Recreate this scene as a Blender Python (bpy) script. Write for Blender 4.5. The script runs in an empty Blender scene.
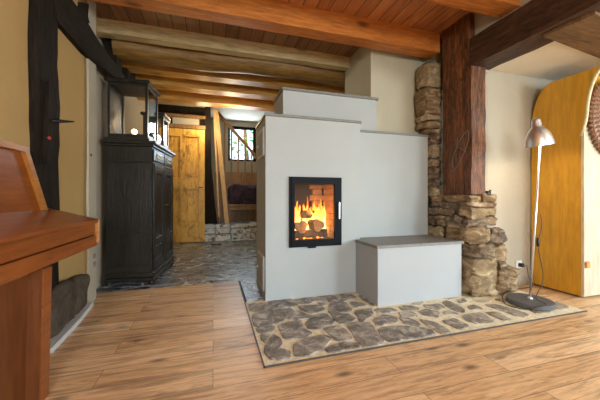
import bpy, bmesh, math, random
from mathutils import Vector, Matrix, noise
PI = math.pi
S = bpy.context.scene
COL = S.collection
random.seed(7)

# ---------------------------------------------------------------- camera model (used to convert measured sight lines to metres)
F_PX, EYE, HOR, VPX = 286.0, 0.95, 197.0, -87.0
A = math.atan(87 / F_PX); SA, CA = math.sin(A), math.cos(A)
def ray(px, py):
    u = (px - 300) / F_PX
    return (SA + u * CA, CA - u * SA, (HOR - py) / F_PX)
def onZ(px, py, z=0.0):
    r = ray(px, py); t = (z - EYE) / r[2]; return (r[0] * t, r[1] * t)
def onX(px, py, X):
    r = ray(px, py); t = X / r[0]; return (r[1] * t, EYE + r[2] * t)
def onY(px, py, Y):
    r = ray(px, py); t = Y / r[1]; return (r[0] * t, EYE + r[2] * t)

# ---------------------------------------------------------------- materials
class NT:
    def __init__(s, name):
        s.m = bpy.data.materials.new(name); s.m.use_nodes = True
        s.t = s.m.node_tree; s.t.nodes.clear()
        s.out = s.n('ShaderNodeOutputMaterial')
    def n(s, typ, **kw):
        nd = s.t.nodes.new(typ)
        for k, v in kw.items():
            if k in nd.inputs.keys(): nd.inputs[k].default_value = v
            else: setattr(nd, k, v)
        return nd
    def l(s, a, b): s.t.links.new(a, b)
    def coords(s, scale=(1, 1, 1), rot=(0, 0, 0), loc=(0, 0, 0)):
        tc = s.n('ShaderNodeTexCoord'); mp = s.n('ShaderNodeMapping')
        mp.inputs['Scale'].default_value = scale; mp.inputs['Rotation'].default_value = rot; mp.inputs['Location'].default_value = loc
        s.l(tc.outputs['Object'], mp.inputs['Vector']); return mp.outputs['Vector']
    def noise(s, vec, scale, detail=5, rough=.6, dist=0):
        nd = s.n('ShaderNodeTexNoise'); nd.inputs['Scale'].default_value = scale; nd.inputs['Detail'].default_value = detail
        nd.inputs['Roughness'].default_value = rough; nd.inputs['Distortion'].default_value = dist
        s.l(vec, nd.inputs['Vector']); return nd.outputs['Fac']
    def ramp(s, fac, stops):
        r = s.n('ShaderNodeValToRGB'); e = r.color_ramp.elements
        while len(e) < len(stops): e.new(.5)
        for i, (p, c) in enumerate(stops):
            e[i].position = p; e[i].color = (*c, 1)
        s.l(fac, r.inputs['Fac']); return r.outputs['Color']
    def mix(s, fac, a, b, mode='MIX'):
        m = s.n('ShaderNodeMix'); m.data_type = 'RGBA'; m.blend_type = mode
        for sock, v in ((m.inputs[0], fac), (m.inputs[6], a), (m.inputs[7], b)):
            if hasattr(v, 'links'): s.l(v, sock)
            elif isinstance(v, tuple): sock.default_value = (*v, 1)
            else: sock.default_value = v
        return m.outputs[2]
    def math(s, op, a, b=0.0):
        m = s.n('ShaderNodeMath'); m.operation = op
        for sock, v in ((m.inputs[0], a), (m.inputs[1], b)):
            if hasattr(v, 'links'): s.l(v, sock)
            else: sock.default_value = v
        return m.outputs[0]
    def finish(s, col, rough=.6, bump=None, bstr=.3, bdist=.01, metal=0, spec=.5, coat=0):
        p = s.n('ShaderNodeBsdfPrincipled')
        if hasattr(col, 'links'): s.l(col, p.inputs['Base Color'])
        else: p.inputs['Base Color'].default_value = (*col, 1)
        if hasattr(rough, 'links'): s.l(rough, p.inputs['Roughness'])
        else: p.inputs['Roughness'].default_value = rough
        p.inputs['Metallic'].default_value = metal; p.inputs['Specular IOR Level'].default_value = spec
        p.inputs['Coat Weight'].default_value = coat
        if bump is not None:
            b = s.n('ShaderNodeBump'); b.inputs['Strength'].default_value = bstr; b.inputs['Distance'].default_value = bdist
            s.l(bump, b.inputs['Height']); s.l(b.outputs['Normal'], p.inputs['Normal'])
        s.l(p.outputs['BSDF'], s.out.inputs['Surface']); return s.m

def plain(name, col, rough=.5, metal=0, nscale=30, var=.12, spec=.5, bstr=.15):
    t = NT(name); v = t.coords(); f = t.noise(v, nscale)
    c = t.ramp(f, [(.3, tuple(x * (1 - var) for x in col)), (.7, tuple(min(1, x * (1 + var)) for x in col))])
    return t.finish(c, rough, f, bstr, .004, metal, spec)
def plaster(name, col, var=.05, bump=.25, rough=.85, patch=None):
    t = NT(name); v = t.coords(); f = t.noise(v, 2.2, 6); g = t.noise(v, 55, 5)
    c = t.ramp(f, [(.3, tuple(x * (1 - var) for x in col)), (.7, tuple(min(1, x * (1 + var)) for x in col))])
    if patch: c = t.mix(t.ramp(t.noise(v, 1.3, 7), [(.45, (0, 0, 0)), (.62, (1, 1, 1))]), c, patch)
    h = t.math('ADD', g, t.math('MULTIPLY', f, 2.0))
    return t.finish(c, rough, h, bump, .01, spec=.2)
def wood(name, dark, mid, light, axis='X', scale=1.0, rough=.5, knots=.5, bump=.25, spec=.4, coat=0, blotch=0):
    """grain runs along axis"""
    t = NT(name)
    k = {'X': (1, 9, 9), 'Y': (9, 1, 9), 'Z': (9, 9, 1)}[axis]
    v = t.coords(tuple(x * scale for x in k))
    v2 = t.coords(tuple((1 if x == 1 else 2.4) * scale for x in k))
    f = t.noise(v, 1.6, 8, .62, 1.2); g = t.noise(v, 7, 4, .7, .3)
    c = t.ramp(f, [(.28, dark), (.48, mid), (.72, light)])
    c = t.mix(t.ramp(g, [(.35, (.75, .75, .75)), (.65, (1.08, 1.08, 1.08))]), (0, 0, 0), c, 'MIX') if False else t.mix(.45, c, t.ramp(g, [(.35, tuple(x * .7 for x in mid)), (.65, tuple(min(1, x * 1.2) for x in light))]))
    if blotch:
        bl = t.ramp(t.noise(t.coords(tuple((1 if x == 1 else 1.6) * scale for x in k)), 3.2, 8, .75, .8), [(.52, (0, 0, 0)), (.62, (1, 1, 1))])
        c = t.mix(t.math('MULTIPLY', bl, blotch), c, tuple(x * .6 for x in dark))
    if knots > 0:
        vo = t.n('ShaderNodeTexVoronoi'); vo.inputs['Scale'].default_value = 1.7; t.l(v2, vo.inputs['Vector'])
        kk = t.ramp(vo.outputs['Distance'], [(.05, (1, 1, 1)), (.13, (0, 0, 0))])
        c = t.mix(t.math('MULTIPLY', kk, knots), c, tuple(x * .35 for x in dark))
    return t.finish(c, rough, t.math('ADD', f, g), bump, .006, spec=spec, coat=coat)

def plank_floor():
    t = NT('oak planks'); v = t.coords()
    def brick(c1, c2, cm, mortar):
        b = t.n('ShaderNodeTexBrick'); b.offset = .37; b.offset_frequency = 2; b.squash = 1
        b.inputs['Scale'].default_value = 1; b.inputs['Brick Width'].default_value = 1.55; b.inputs['Row Height'].default_value = .165
        b.inputs['Mortar Size'].default_value = mortar; b.inputs['Mortar Smooth'].default_value = .1
        b.inputs['Color1'].default_value = (*c1, 1); b.inputs['Color2'].default_value = (*c2, 1); b.inputs['Mortar'].default_value = (*cm, 1)
        t.l(v, b.inputs['Vector']); return b
    b = brick((0, 0, 0), (1, 1, 1), (.5, .5, .5), .0)
    rnd = b.outputs['Color']
    bm_ = brick((0, 0, 0), (0, 0, 0), (1, 1, 1), .0018); seam = bm_.outputs['Color']
    tc = t.n('ShaderNodeTexCoord'); mp = t.n('ShaderNodeMapping'); mp.inputs['Scale'].default_value = (1.2, 12, 1)
    add = t.n('ShaderNodeVectorMath'); add.operation = 'ADD'; t.l(tc.outputs['Object'], add.inputs[0])
    sc = t.n('ShaderNodeVectorMath'); sc.operation = 'SCALE'; sc.inputs[3].default_value = 7.3; t.l(rnd, sc.inputs[0]); t.l(sc.outputs[0], add.inputs[1])
    t.l(add.outputs[0], mp.inputs['Vector']); gv = mp.outputs['Vector']
    f = t.noise(gv, 1.7, 12, .68, 2.6); g = t.noise(gv, 7, 8, .8, .6); big = t.noise(gv, .75, 3, .5, 1.5)
    c = t.ramp(f, [(.34, (.08, .038, .018)), (.42, (.43, .215, .09)), (.51, (.85, .49, .22)), (.66, (.95, .67, .37))])
    c = t.mix(.38, c, t.ramp(g, [(.40, (.30, .16, .075)), (.60, (.95, .64, .34))]))
    c = t.mix(.38, c, t.ramp(rnd, [(0, (.36, .19, .085)), (.5, (.66, .41, .21)), (1, (.95, .70, .44))]))
    streak = t.ramp(big, [(.53, (0, 0, 0)), (.63, (1, 1, 1))])
    c = t.mix(t.math('MULTIPLY', streak, .5), c, (.13, .058, .026))
    vo = t.n('ShaderNodeTexVoronoi'); vo.inputs['Scale'].default_value = 1.0
    mk = t.n('ShaderNodeMapping'); mk.inputs['Scale'].default_value = (1.7, 4.2, 1); t.l(add.outputs[0], mk.inputs['Vector']); t.l(mk.outputs[0], vo.inputs['Vector'])
    kn = t.ramp(vo.outputs['Distance'], [(.03, (1, 1, 1)), (.12, (0, 0, 0))])
    c = t.mix(t.math('MULTIPLY', kn, .8), c, (.07, .035, .02))
    c = t.mix(t.math('MULTIPLY', seam, .8), c, (.12, .065, .035))
    h = t.math('SUBTRACT', t.math('MULTIPLY', f, .5), t.math('MULTIPLY', seam, 1.2))
    r = t.ramp(g, [(.3, (.34,) * 3), (.7, (.5,) * 3)])
    return t.finish(c, r, h, .35, .004, spec=.5)

def board_ceiling(name='ceiling boards', k=(1, 1, 1)):
    t = NT(name); v = t.coords(rot=(0, 0, PI / 2))
    def brick(c1, c2, cm, mortar):
        b = t.n('ShaderNodeTexBrick'); b.offset = .5; b.inputs['Scale'].default_value = 1
        b.inputs['Brick Width'].default_value = 6; b.inputs['Row Height'].default_value = .135; b.inputs['Mortar Size'].default_value = mortar
        b.inputs['Color1'].default_value = (*c1, 1); b.inputs['Color2'].default_value = (*c2, 1); b.inputs['Mortar'].default_value = (*cm, 1)
        t.l(v, b.inputs['Vector']); return b.outputs['Color']
    rnd = brick((0, 0, 0), (1, 1, 1), (.5,) * 3, 0); seam = brick((0,) * 3, (0,) * 3, (1,) * 3, .004)
    gv = t.coords((9, 1.1, 9)); f = t.noise(gv, 1.6, 8, .6, 1.4)
    c = t.ramp(f, [(.3, (.20, .065, .020)), (.5, (.48, .165, .05)), (.72, (.68, .29, .10))])
    c = t.mix(.4, c, t.ramp(rnd, [(0, (.32, .105, .032)), (1, (.70, .29, .10))]))
    vo = t.n('ShaderNodeTexVoronoi'); vo.inputs['Scale'].default_value = 1; t.l(t.coords((6, 2, 6)), vo.inputs['Vector'])
    kn = t.ramp(vo.outputs['Distance'], [(.05, (1, 1, 1)), (.12, (0, 0, 0))])
    c = t.mix(t.math('MULTIPLY', kn, .6), c, (.06, .02, .01))
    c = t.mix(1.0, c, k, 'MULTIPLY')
    c = t.mix(seam, c, (.03, .012, .006))
    return t.finish(c, .5, t.math('SUBTRACT', f, t.math('MULTIPLY', seam, 3)), .4, .006)

def slate_floor():
    t = NT('dark slate flags'); tc = t.coords((3.0, 6.0, 1)); 
    n1 = t.n('ShaderNodeTexNoise'); n1.inputs['Scale'].default_value = 1.4; t.l(tc, n1.inputs['Vector'])
    add = t.n('ShaderNodeVectorMath'); add.operation = 'ADD'
    sc = t.n('ShaderNodeVectorMath'); sc.operation = 'SCALE'; sc.inputs[3].default_value = .55; t.l(n1.outputs['Color'], sc.inputs[0])
    t.l(tc, add.inputs[0]); t.l(sc.outputs[0], add.inputs[1])
    ve = t.n('ShaderNodeTexVoronoi'); ve.feature = 'DISTANCE_TO_EDGE'; ve.voronoi_dimensions = '2D'; t.l(add.outputs[0], ve.inputs['Vector'])
    vc = t.n('ShaderNodeTexVoronoi'); vc.voronoi_dimensions = '2D'; t.l(add.outputs[0], vc.inputs['Vector'])
    for q in (ve, vc): q.inputs['Scale'].default_value = 1
    joint = t.ramp(ve.outputs['Distance'], [(.03, (1, 1, 1)), (.075, (0, 0, 0))])
    f = t.noise(t.coords(), 9, 8, .65, .5)
    c = t.ramp(f, [(.36, (.03, .04, .055)), (.5, (.085, .105, .125)), (.66, (.24, .27, .29))])
    sep = t.n('ShaderNodeSeparateColor'); t.l(vc.outputs['Color'], sep.inputs[0])
    c = t.mix(.5, c, t.ramp(sep.outputs[0], [(0, (.03, .04, .055)), (.6, (.13, .15, .17)), (1, (.33, .35, .35))]))
    patchy = t.ramp(t.noise(t.coords(), 2.2, 3), [(.38, (.2,) * 3), (.58, (.95,) * 3)])
    c = t.mix(t.math('MULTIPLY', joint, patchy), c, (.78, .78, .74))
    h = t.math('ADD', t.math('MULTIPLY', f, .8), t.math('MULTIPLY', joint, -.9))
    return t.finish(c, t.ramp(f, [(.3, (.18,) * 3), (.7, (.42,) * 3)]), h, .8, .012, spec=.8)

def stone_mat(name, stops, scale=7, rough=.75, tint=.5, bstr=.7, st=(1, 1, 1)):
    """rock: noise colour mixed with a colour attribute that differs from stone to stone"""
    t = NT(name); v = t.coords(st); f = t.noise(v, scale, 9, .68, .6); g = t.noise(v, scale * 6, 6, .7)
    c = t.ramp(f, stops)
    at = t.n('ShaderNodeAttribute'); at.attribute_name = 'stone'
    c = t.mix(tint, c, at.outputs['Color'])
    c = t.mix(.35, c, t.ramp(g, [(.35, (.25, .25, .25)), (.65, (1, 1, 1))]), 'MULTIPLY')
    return t.finish(c, rough, t.math('ADD', f, t.math('MULTIPLY', g, .4)), bstr, .02, spec=.3)

M = {}
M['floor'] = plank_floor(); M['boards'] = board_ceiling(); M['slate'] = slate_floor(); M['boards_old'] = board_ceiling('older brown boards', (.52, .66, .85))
M['wall_l'] = plaster('left plaster', (.44, .285, .110), .06, .3)
M['wall_w'] = plaster('white plaster', (.44, .385, .295), .05, .35)
M['wall_p'] = plaster('passage plaster', (.34, .31, .25), .08, .35)
M['stove'] = plaster('stove lime render', (.42, .445, .435), .03, .18)
M['bench'] = plaster('bench lime render', (0.420, 0.438, 0.439), .02, .15)
M['chimney'] = plaster('chimney render', (.52, .485, .36), .06, .2)
M['white_ceiling'] = plaster('white ceiling plaster', (.82, .76, .63), .04, .25)
M['slab'] = plain('grey stone slab', (.20, .19, .17), .45, nscale=45, var=.2)
M['skirt'] = plaster('white painted skirting', (.62, .63, .62), .05, .3, .6)
M['timber'] = wood('blackened timber', (.003, .0025, .002), (.009, .007, .005), (.030, .020, .013), 'Z', 1, .8, 0, .7, .12)
M['timber_y'] = wood('blackened timber across', (.003, .0025, .002), (.009, .007, .005), (.030, .020, .013), 'Y', 1, .8, 0, .7, .12)
M['post'] = wood('dark oak post', (.008, .004, .003), (.040, .016, .008), (.36, .13, .04), 'Z', 1.3, .5, .2, 1.0, blotch=.6)
M['heavy'] = wood('dark oak beam', (.008, .005, .003), (.032, .016, .009), (.12, .055, .027), 'Y', 1, .5, .2, .9, blotch=.5)
M['beam'] = wood('orange pine beam', (0.211, 0.056, 0.009), (0.440, 0.133, 0.022), (0.651, 0.238, 0.050), 'X', .8, .45, .8, .3)
M['beam_b'] = wood('honey pine beam', (0.194, 0.078, 0.013), (0.440, 0.195, 0.033), (0.634, 0.328, 0.065), 'X', .8, .45, .8, .3)
M['beam_pale'] = wood('pale grey pine joist', (.26, .175, .075), (.50, .36, .17), (.66, .50, .27), 'X', .8, .5, .7, .3)
M['log'] = wood('old round beam', (0.063, 0.027, 0.005), (0.153, 0.072, 0.013), (0.306, 0.162, 0.035), 'X', .8, .5, .5, .5)
M['door'] = wood('knotty pine door', (0.240, 0.089, 0.009), (0.660, 0.326, 0.041), (0.900, 0.525, 0.083), 'Z', 1, .45, 1, .35, blotch=.7)
M['lath'] = wood('pale batten', (.38, .20, .07), (.58, .34, .13), (.70, .45, .20), 'Z', 1, .5, .5)
M['stairwood'] = wood('brown stair wood', (.07, .03, .010), (.18, .085, .025), (.32, .17, .06), 'Z', 1, .5, .3)
M['dark'] = wood('black stained oak', (.004, .0035, .003), (.014, .012, .009), (.034, .028, .020), 'Z', 1, .32, 0, .35, .5)
M['cherry'] = wood('cherry veneer', (0.123, 0.027, 0.004), (0.213, 0.052, 0.007), (0.295, 0.084, 0.014), 'Y', .6, .34, 0, .08, .5)
M['cherry_shaded'] = wood('shaded cherry upright', (.065, .018, .004), (.125, .034, .007), (.18, .055, .012), 'Z', .6, .36, 0, .08, .5)  # cherry darkened to paint in the shade on the lower desk parts
M['cherry_edge'] = wood('cherry edging', (.22, .075, .012), (.36, .13, .022), (.46, .18, .035), 'Y', .6, .36, 0, .08, .5)
M['panel'] = wood('honey birch ply', (0.525, 0.243, 0.013), (0.598, 0.292, 0.018), (0.662, 0.346, 0.025), 'Z', .5, .38, 0, .05, .5)
M['pale'] = wood('pale ash board', (.50, .40, .27), (.60, .50, .35), (.68, .58, .43), 'Z', .8, .4, 0, .1)
M['carve'] = wood('carved walnut', (.10, .04, .02), (.22, .10, .05), (.38, .21, .12), 'Z', 2, .4, 0, .3)
M['iron'] = plain('black iron', (.012, .012, .013), .45, .6)
M['blackmetal'] = plain('black stove steel', (.006, .007, .010), .5, 0, spec=.10)
M['steel'] = plain('brushed steel', (.80, .81, .83), .33, .92, 80, .05)
M['white_in'] = plain('white enamel', (.85, .83, .78), .4)
M['basestone'] = plain('grey granite lamp foot', (.10, .10, .10), .6, 0, 160, .35)
M['rubber'] = plain('black cable', (.012, .012, .012), .5)
M['plastic'] = plain('white plastic', (.75, .76, .77), .35)
M['brick'] = plain('firebrick', (.42, .22, .10), .9, nscale=18, var=.2, bstr=.5)
M['soot'] = plain('sooty liner', (.035, .03, .028), .9)
M['char'] = plain('charred bark', (.06, .035, .02), .9, nscale=40, var=.5, bstr=.9)
M['cutwood'] = plain('split firewood', (.34, .17, .07), .8, nscale=25, var=.3)
M['mortar'] = plain('mortar with gap shade', (.16, .13, .09), .9, nscale=35, var=.16, bstr=.6)  # mortar darkened so the gaps between the pier stones look shadowed
M['mortar_h'] = plain('cream hearth grout', (.76, .66, .46), .8, nscale=25, var=.22, bstr=.5)
M['kerb'] = plain('dark metal edging', (.06, .06, .055), .5)
M['whitewash'] = stone_mat('whitewashed step stone', [(.36, (.05, .045, .035)), (.43, (.35, .33, .29)), (.48, (.85, .83, .76))], 9, .85, .1)
M['pierstone'] = stone_mat('ochre quarry stone', [(.36, (.03, .018, .010)), (.46, (.15, .09, .05)), (.55, (.42, .29, .16)), (.68, (.88, .72, .47))], 8, .75, .42, 1.2, (1, 1, 2.2))
M['flag'] = stone_mat('grey hearth stone', [(.38, (.10, .085, .065)), (.5, (.30, .265, .215)), (.62, (.78, .70, .58))], 13, .55, .35, .5)
M['plinthrock'] = stone_mat('dark plinth rock', [(.3, (.03, .022, .015)), (.5, (.085, .062, .042)), (.64, (.14, .105, .075)), (.78, (.40, .36, .30))], 6, .8, .12)
M['cloth'] = plain('dark purple blanket', (.035, .022, .034), .95, nscale=20, var=.6, bstr=.8)
M['orange'] = plain('orange wood block', (.62, .27, .06), .5)
M['red'] = plain('red glaze', (.45, .03, .02), .4)
M['brass'] = plain('tarnished brass', (.30, .20, .08), .35, .9)
M['cream'] = plain('cream edge', (.72, .60, .36), .5)

def emit(name, col, st):
    t = NT(name); e = t.n('ShaderNodeEmission'); e.inputs[0].default_value = (*col, 1); e.inputs[1].default_value = st
    t.l(e.outputs[0], t.out.inputs[0]); return t.m
M['bulb'] = emit('glowing bulb', (1, .93, .78), 22)
M['bulb_c'] = emit('lantern bulb and reflection glow', (1, .92, .68), 14)
def glass(name, tint=(1, 1, 1), gl=.08):
    t = NT(name); a = t.n('ShaderNodeBsdfTransparent'); a.inputs[0].default_value = (*tint, 1)
    b = t.n('ShaderNodeBsdfGlossy'); b.inputs['Roughness'].default_value = .03
    fr = t.n('ShaderNodeFresnel'); fr.inputs[0].default_value = 1.45
    f = t.math('MULTIPLY', fr.outputs[0], 1.0 if gl else .5)
    m = t.n('ShaderNodeMixShader'); t.l(f, m.inputs[0]); t.l(a.outputs[0], m.inputs[1]); t.l(b.outputs[0], m.inputs[2])
    t.l(m.outputs[0], t.out.inputs[0]); return t.m
M['glass'] = glass('clear glass')
def flame():
    t = NT('flame'); tc = t.n('ShaderNodeTexCoord'); sep = t.n('ShaderNodeSeparateXYZ'); t.l(tc.outputs['Generated'], sep.inputs[0])
    nz = t.noise(t.coords((14, 14, 5)), 2.2, 4, .6, 1)
    h = t.math('ADD', sep.outputs[2], t.math('MULTIPLY', t.math('SUBTRACT', nz, .5), .9))
    c = t.ramp(h, [(.05, (1, .66, .22)), (.35, (1, .40, .06)), (.7, (1, .17, .015)), (1, (.7, .05, .004))])
    e = t.n('ShaderNodeEmission'); t.l(c, e.inputs[0])
    t.l(t.ramp(h, [(0, (1, 1, 1)), (.4, (.6,) * 3), (1, (.16,) * 3)]), e.inputs[1])
    st = t.math('MULTIPLY', t.ramp(h, [(0, (1, 1, 1)), (.45, (.55,) * 3), (1, (.2,) * 3)]), 6.0); t.l(st, e.inputs[1])
    tr = t.n('ShaderNodeBsdfTransparent'); lw = t.n('ShaderNodeLayerWeight'); lw.inputs[0].default_value = .42
    al = t.math('ADD', lw.outputs['Facing'], t.math('MULTIPLY', t.math('SUBTRACT', nz, .5), 1.2))
    al = t.ramp(al, [(.35, (.05,) * 3), (.85, (1,) * 3)])
    m = t.n('ShaderNodeMixShader'); t.l(al, m.inputs[0]); t.l(e.outputs[0], m.inputs[1]); t.l(tr.outputs[0], m.inputs[2])
    t.l(m.outputs[0], t.out.inputs[0]); return t.m
M['flame'] = flame()
M['ember'] = emit('embers', (1, .22, .03), 3.5)
def leaf():
    t = NT('sunlit leaves'); f = t.noise(t.coords(), 5, 4)
    c = t.ramp(f, [(.35, (.12, .35, .05)), (.55, (.4, .65, .15)), (.75, (.75, .9, .4))])
    d = t.n('ShaderNodeBsdfDiffuse'); tl = t.n('ShaderNodeBsdfTranslucent'); t.l(c, d.inputs[0]); t.l(c, tl.inputs[0])
    m = t.n('ShaderNodeMixShader'); m.inputs[0].default_value = .5; t.l(d.outputs[0], m.inputs[1]); t.l(tl.outputs[0], m.inputs[2]); t.l(m.outputs[0], t.out.inputs[0]); return t.m
M['leaf'] = leaf()

# ---------------------------------------------------------------- geometry helpers
def bx(bm, x0, x1, y0, y1, z0, z1, bev=0, seg=1, mi=0):
    vs = [bm.verts.new((x, y, z)) for x in (x0, x1) for y in (y0, y1) for z in (z0, z1)]
    fs = [bm.faces.new([vs[i] for i in q]) for q in ((0, 1, 3, 2), (4, 6, 7, 5), (0, 4, 5, 1), (2, 3, 7, 6), (0, 2, 6, 4), (1, 5, 7, 3))]
    for f in fs: f.material_index = mi
    if bev:
        es = {e for f in fs for e in f.edges}
        bmesh.ops.bevel(bm, geom=list(es), offset=bev, segments=seg, affect='EDGES', profile=.5)
def prism(bm, pts, axis, a, b):
    """extrude a 2-D outline along axis between a and b"""
    def P(p, q):
        return {'X': (q, p[0], p[1]), 'Y': (p[0], q, p[1]), 'Z': (p[0], p[1], q)}[axis]
    A_ = [bm.verts.new(P(p, a)) for p in pts]; B_ = [bm.verts.new(P(p, b)) for p in pts]
    bm.faces.new(A_); bm.faces.new(B_[::-1]); n = len(pts)
    for i in range(n): bm.faces.new((A_[i], B_[i], B_[(i + 1) % n], A_[(i + 1) % n]))
def tube(bm, pts, r, n=10, cap=True):
    pts = [Vector(p) for p in pts]; rings = []
    rr = r if isinstance(r, (list, tuple)) else [r] * len(pts)
    up = None
    for i, p in enumerate(pts):
        d = (pts[min(i + 1, len(pts) - 1)] - pts[max(i - 1, 0)]).normalized()
        if up is None: up = Vector((0, 0, 1)) if abs(d.z) < .9 else Vector((1, 0, 0))
        s = d.cross(up).normalized(); u2 = s.cross(d).normalized(); up = u2
        rings.append([bm.verts.new(p + (s * math.cos(2 * PI * k / n) + u2 * math.sin(2 * PI * k / n)) * rr[i]) for k in range(n)])
    for a, b in zip(rings, rings[1:]):
        for k in range(n): bm.faces.new((a[k], a[(k + 1) % n], b[(k + 1) % n], b[k]))
    if cap: bm.faces.new(rings[0][::-1]); bm.faces.new(rings[-1])
def lathe(bm, prof, mat=Matrix(), n=32, cap=False):
    rings = [[bm.verts.new(mat @ Vector((r * math.cos(2 * PI * k / n), r * math.sin(2 * PI * k / n), z))) for k in range(n)] for r, z in prof]
    for a, b in zip(rings, rings[1:]):
        for k in range(n): bm.faces.new((a[k], a[(k + 1) % n], b[(k + 1) % n], b[k]))
    if cap: bm.faces.new(rings[0][::-1]); bm.faces.new(rings[-1])
def curve_pts(pts, k=8):
    """Catmull-Rom through points"""
    P = [Vector(p) for p in pts]; P = [P[0] * 2 - P[1]] + P + [P[-1] * 2 - P[-2]]; out = []
    for i in range(1, len(P) - 2):
        for j in range(k):
            t = j / k; a, b, c, d = P[i - 1:i + 3]
            out.append(.5 * ((2 * b) + (c - a) * t + (2 * a - 5 * b + 4 * c - d) * t * t + (3 * b - a - 3 * c + d) * t ** 3))
    out.append(P[-2]); return out
def grid_box(bm, x0, x1, y0, y1, z0, z1, cell, amp, freq, seed=0, rnd=0.0, wane=0.0, tint=None, lay=None, facets=0):
    """box with subdivided faces, displaced by noise: hewn timber and rock"""
    dims = (x1 - x0, y1 - y0, z1 - z0); c = Vector(((x0 + x1) / 2, (y0 + y1) / 2, (z0 + z1) / 2))
    n = [max(2, min(90, int(round(d / cell)))) for d in dims]; vmap = {}
    off = Vector((seed * 3.17, seed * 1.71, seed * 2.39))
    def V(i, j, k):
        key = (i, j, k)
        if key not in vmap:
            p = Vector((x0 + dims[0] * i / n[0], y0 + dims[1] * j / n[1], z0 + dims[2] * k / n[2]))
            if rnd:
                q = Vector([(p[a] - c[a]) / (dims[a] / 2) for a in range(3)])
                # super-ellipsoid rounding
                e = 14 - 10 * rnd
                L = (abs(q.x) ** e + abs(q.y) ** e + abs(q.z) ** e) ** (1 / e)
                if L > 0:
                    m = max(abs(q.x), abs(q.y), abs(q.z)); q = q * (m / L)
                p = Vector([c[a] + q[a] * dims[a] / 2 for a in range(3)])
            nv = noise.noise_vector((p + off) * freq) * amp + noise.noise_vector((p + off) * freq * 3.1) * amp * .45
            vmap[key] = bm.verts.new(p + nv)
            for pn, pd in cuts:
                dd = (vmap[key].co - c).dot(pn) - pd
                if dd > 0: vmap[key].co -= pn * dd * .85
        return vmap[key]
    cuts = []
    if facets:
        rc = random.Random(seed * 77 + 3)
        for _ in range(facets):
            v = Vector((rc.uniform(-1, 1), rc.uniform(-1, 1), rc.uniform(-1, 1))).normalized()
            ext = sum(abs(v[a]) * dims[a] / 2 for a in range(3)); cuts.append((v, ext * rc.uniform(.74, .93)))
    fs = []
    for k in (0, n[2]):
        for i in range(n[0]):
            for j in range(n[1]):
                q = [V(i, j, k), V(i + 1, j, k), V(i + 1, j + 1, k), V(i, j + 1, k)]; fs.append(bm.faces.new(q if k else q[::-1]))
    for j in (0, n[1]):
        for i in range(n[0]):
            for k in range(n[2]):
                q = [V(i, j, k), V(i + 1, j, k), V(i + 1, j, k + 1), V(i, j, k + 1)]; fs.append(bm.faces.new(q[::-1] if j else q))
    for i in (0, n[0]):
        for j in range(n[1]):
            for k in range(n[2]):
                q = [V(i, j, k), V(i, j + 1, k), V(i, j + 1, k + 1), V(i, j, k + 1)]; fs.append(bm.faces.new(q if i else q[::-1]))
    if tint is not None:
        for f in fs:
            for lp in f.loops: lp[lay] = (*tint, 1)
def B(): return bmesh.new()
def obj(name, bm, mat, parent=None, smooth=False, local=False, fix=True):
    if fix: bmesh.ops.recalc_face_normals(bm, faces=bm.faces)
    me = bpy.data.meshes.new(name); bm.to_mesh(me); bm.free()
    for m in (mat if isinstance(mat, list) else [mat]): me.materials.append(m)
    o = bpy.data.objects.new(name, me); COL.objects.link(o)
    if smooth is True: me.polygons.foreach_set('use_smooth', [True] * len(me.polygons))
    elif smooth: 
        me.polygons.foreach_set('use_smooth', [True] * len(me.polygons)); me.set_sharp_from_angle(angle=math.radians(smooth))
    if parent:
        o.parent = parent
        if not local:
            root = parent; loc = Vector(parent.location)
            if parent.parent: loc = Vector((0, 0, 0))
            me.transform(Matrix.Translation(-world_loc(parent)))
    return o
def world_loc(o):
    v = Vector(o.location)
    while o.parent: o = o.parent; v += o.location
    return v
def thing(name, label, cat, loc=(0, 0, 0), rz=0, group=None):
    o = bpy.data.objects.new(name, None); COL.objects.link(o); o.empty_display_size = .1
    o.location = loc; o.rotation_euler = (0, 0, rz); o['label'] = label; o['category'] = cat
    if group: o['group'] = group
    return o
def tag(o, label, cat, group=None, kind=None):
    o['label'] = label; o['category'] = cat
    if group: o['group'] = group
    if kind: o['kind'] = kind
    return o
def struct(name, bm, mat, parent=None, smooth=False):
    o = obj(name, bm, mat, parent, smooth)
    if not parent: o['kind'] = 'structure'
    return o
def single(name, bm, mat, label, cat, group=None, smooth=False):
    """one-mesh thing whose origin sits at the middle of its base"""
    xs = [v.co for v in bm.verts]
    c = Vector(((min(p.x for p in xs) + max(p.x for p in xs)) / 2, (min(p.y for p in xs) + max(p.y for p in xs)) / 2, min(p.z for p in xs)))
    o = obj(name, bm, mat, None, smooth); o.data.transform(Matrix.Translation(-c)); o.location = c
    return tag(o, label, cat, group)

XL = -1.05           # left wall
CEIL = 2.76
# ================================================================ SETTING
b = B(); bx(b, XL - .2, 5.2, -3.2, 1.58, -.1, 0); bx(b, XL - .2, .275, 1.58, 3.29, -.1, 0); bx(b, 2.97, 5.2, 1.58, 2.4, -.1, 0)
struct('floor', b, M['floor'])
b = B(); bx(b, XL - .2, 2.4, 3.30, 6.45, -.1, -.004); bx(b, .295, .47, 2.58, 3.30, -.1, -.004)
struct('floor_slate', b, M['slate'])
# left wall and its plaster strip
b = B(); grid_box(b, XL - .2, XL, -3.2, 2.96, 0, 3.0, .12, .006, 2.5); struct('wall_left', b, M['wall_l'], smooth=True)
b = B(); bx(b, XL - .25, XL - .11, 2.96, 7.4, -.1, 3.0); struct('wall_left_passage', b, M['wall_w'])
b = B(); bx(b, XL - .2, XL + .012, 2.92, 3.10, 0, 2.755, .006); struct('trim_1', b, plaster('pale beige strip', (.44, .385, .29), .05))
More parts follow.
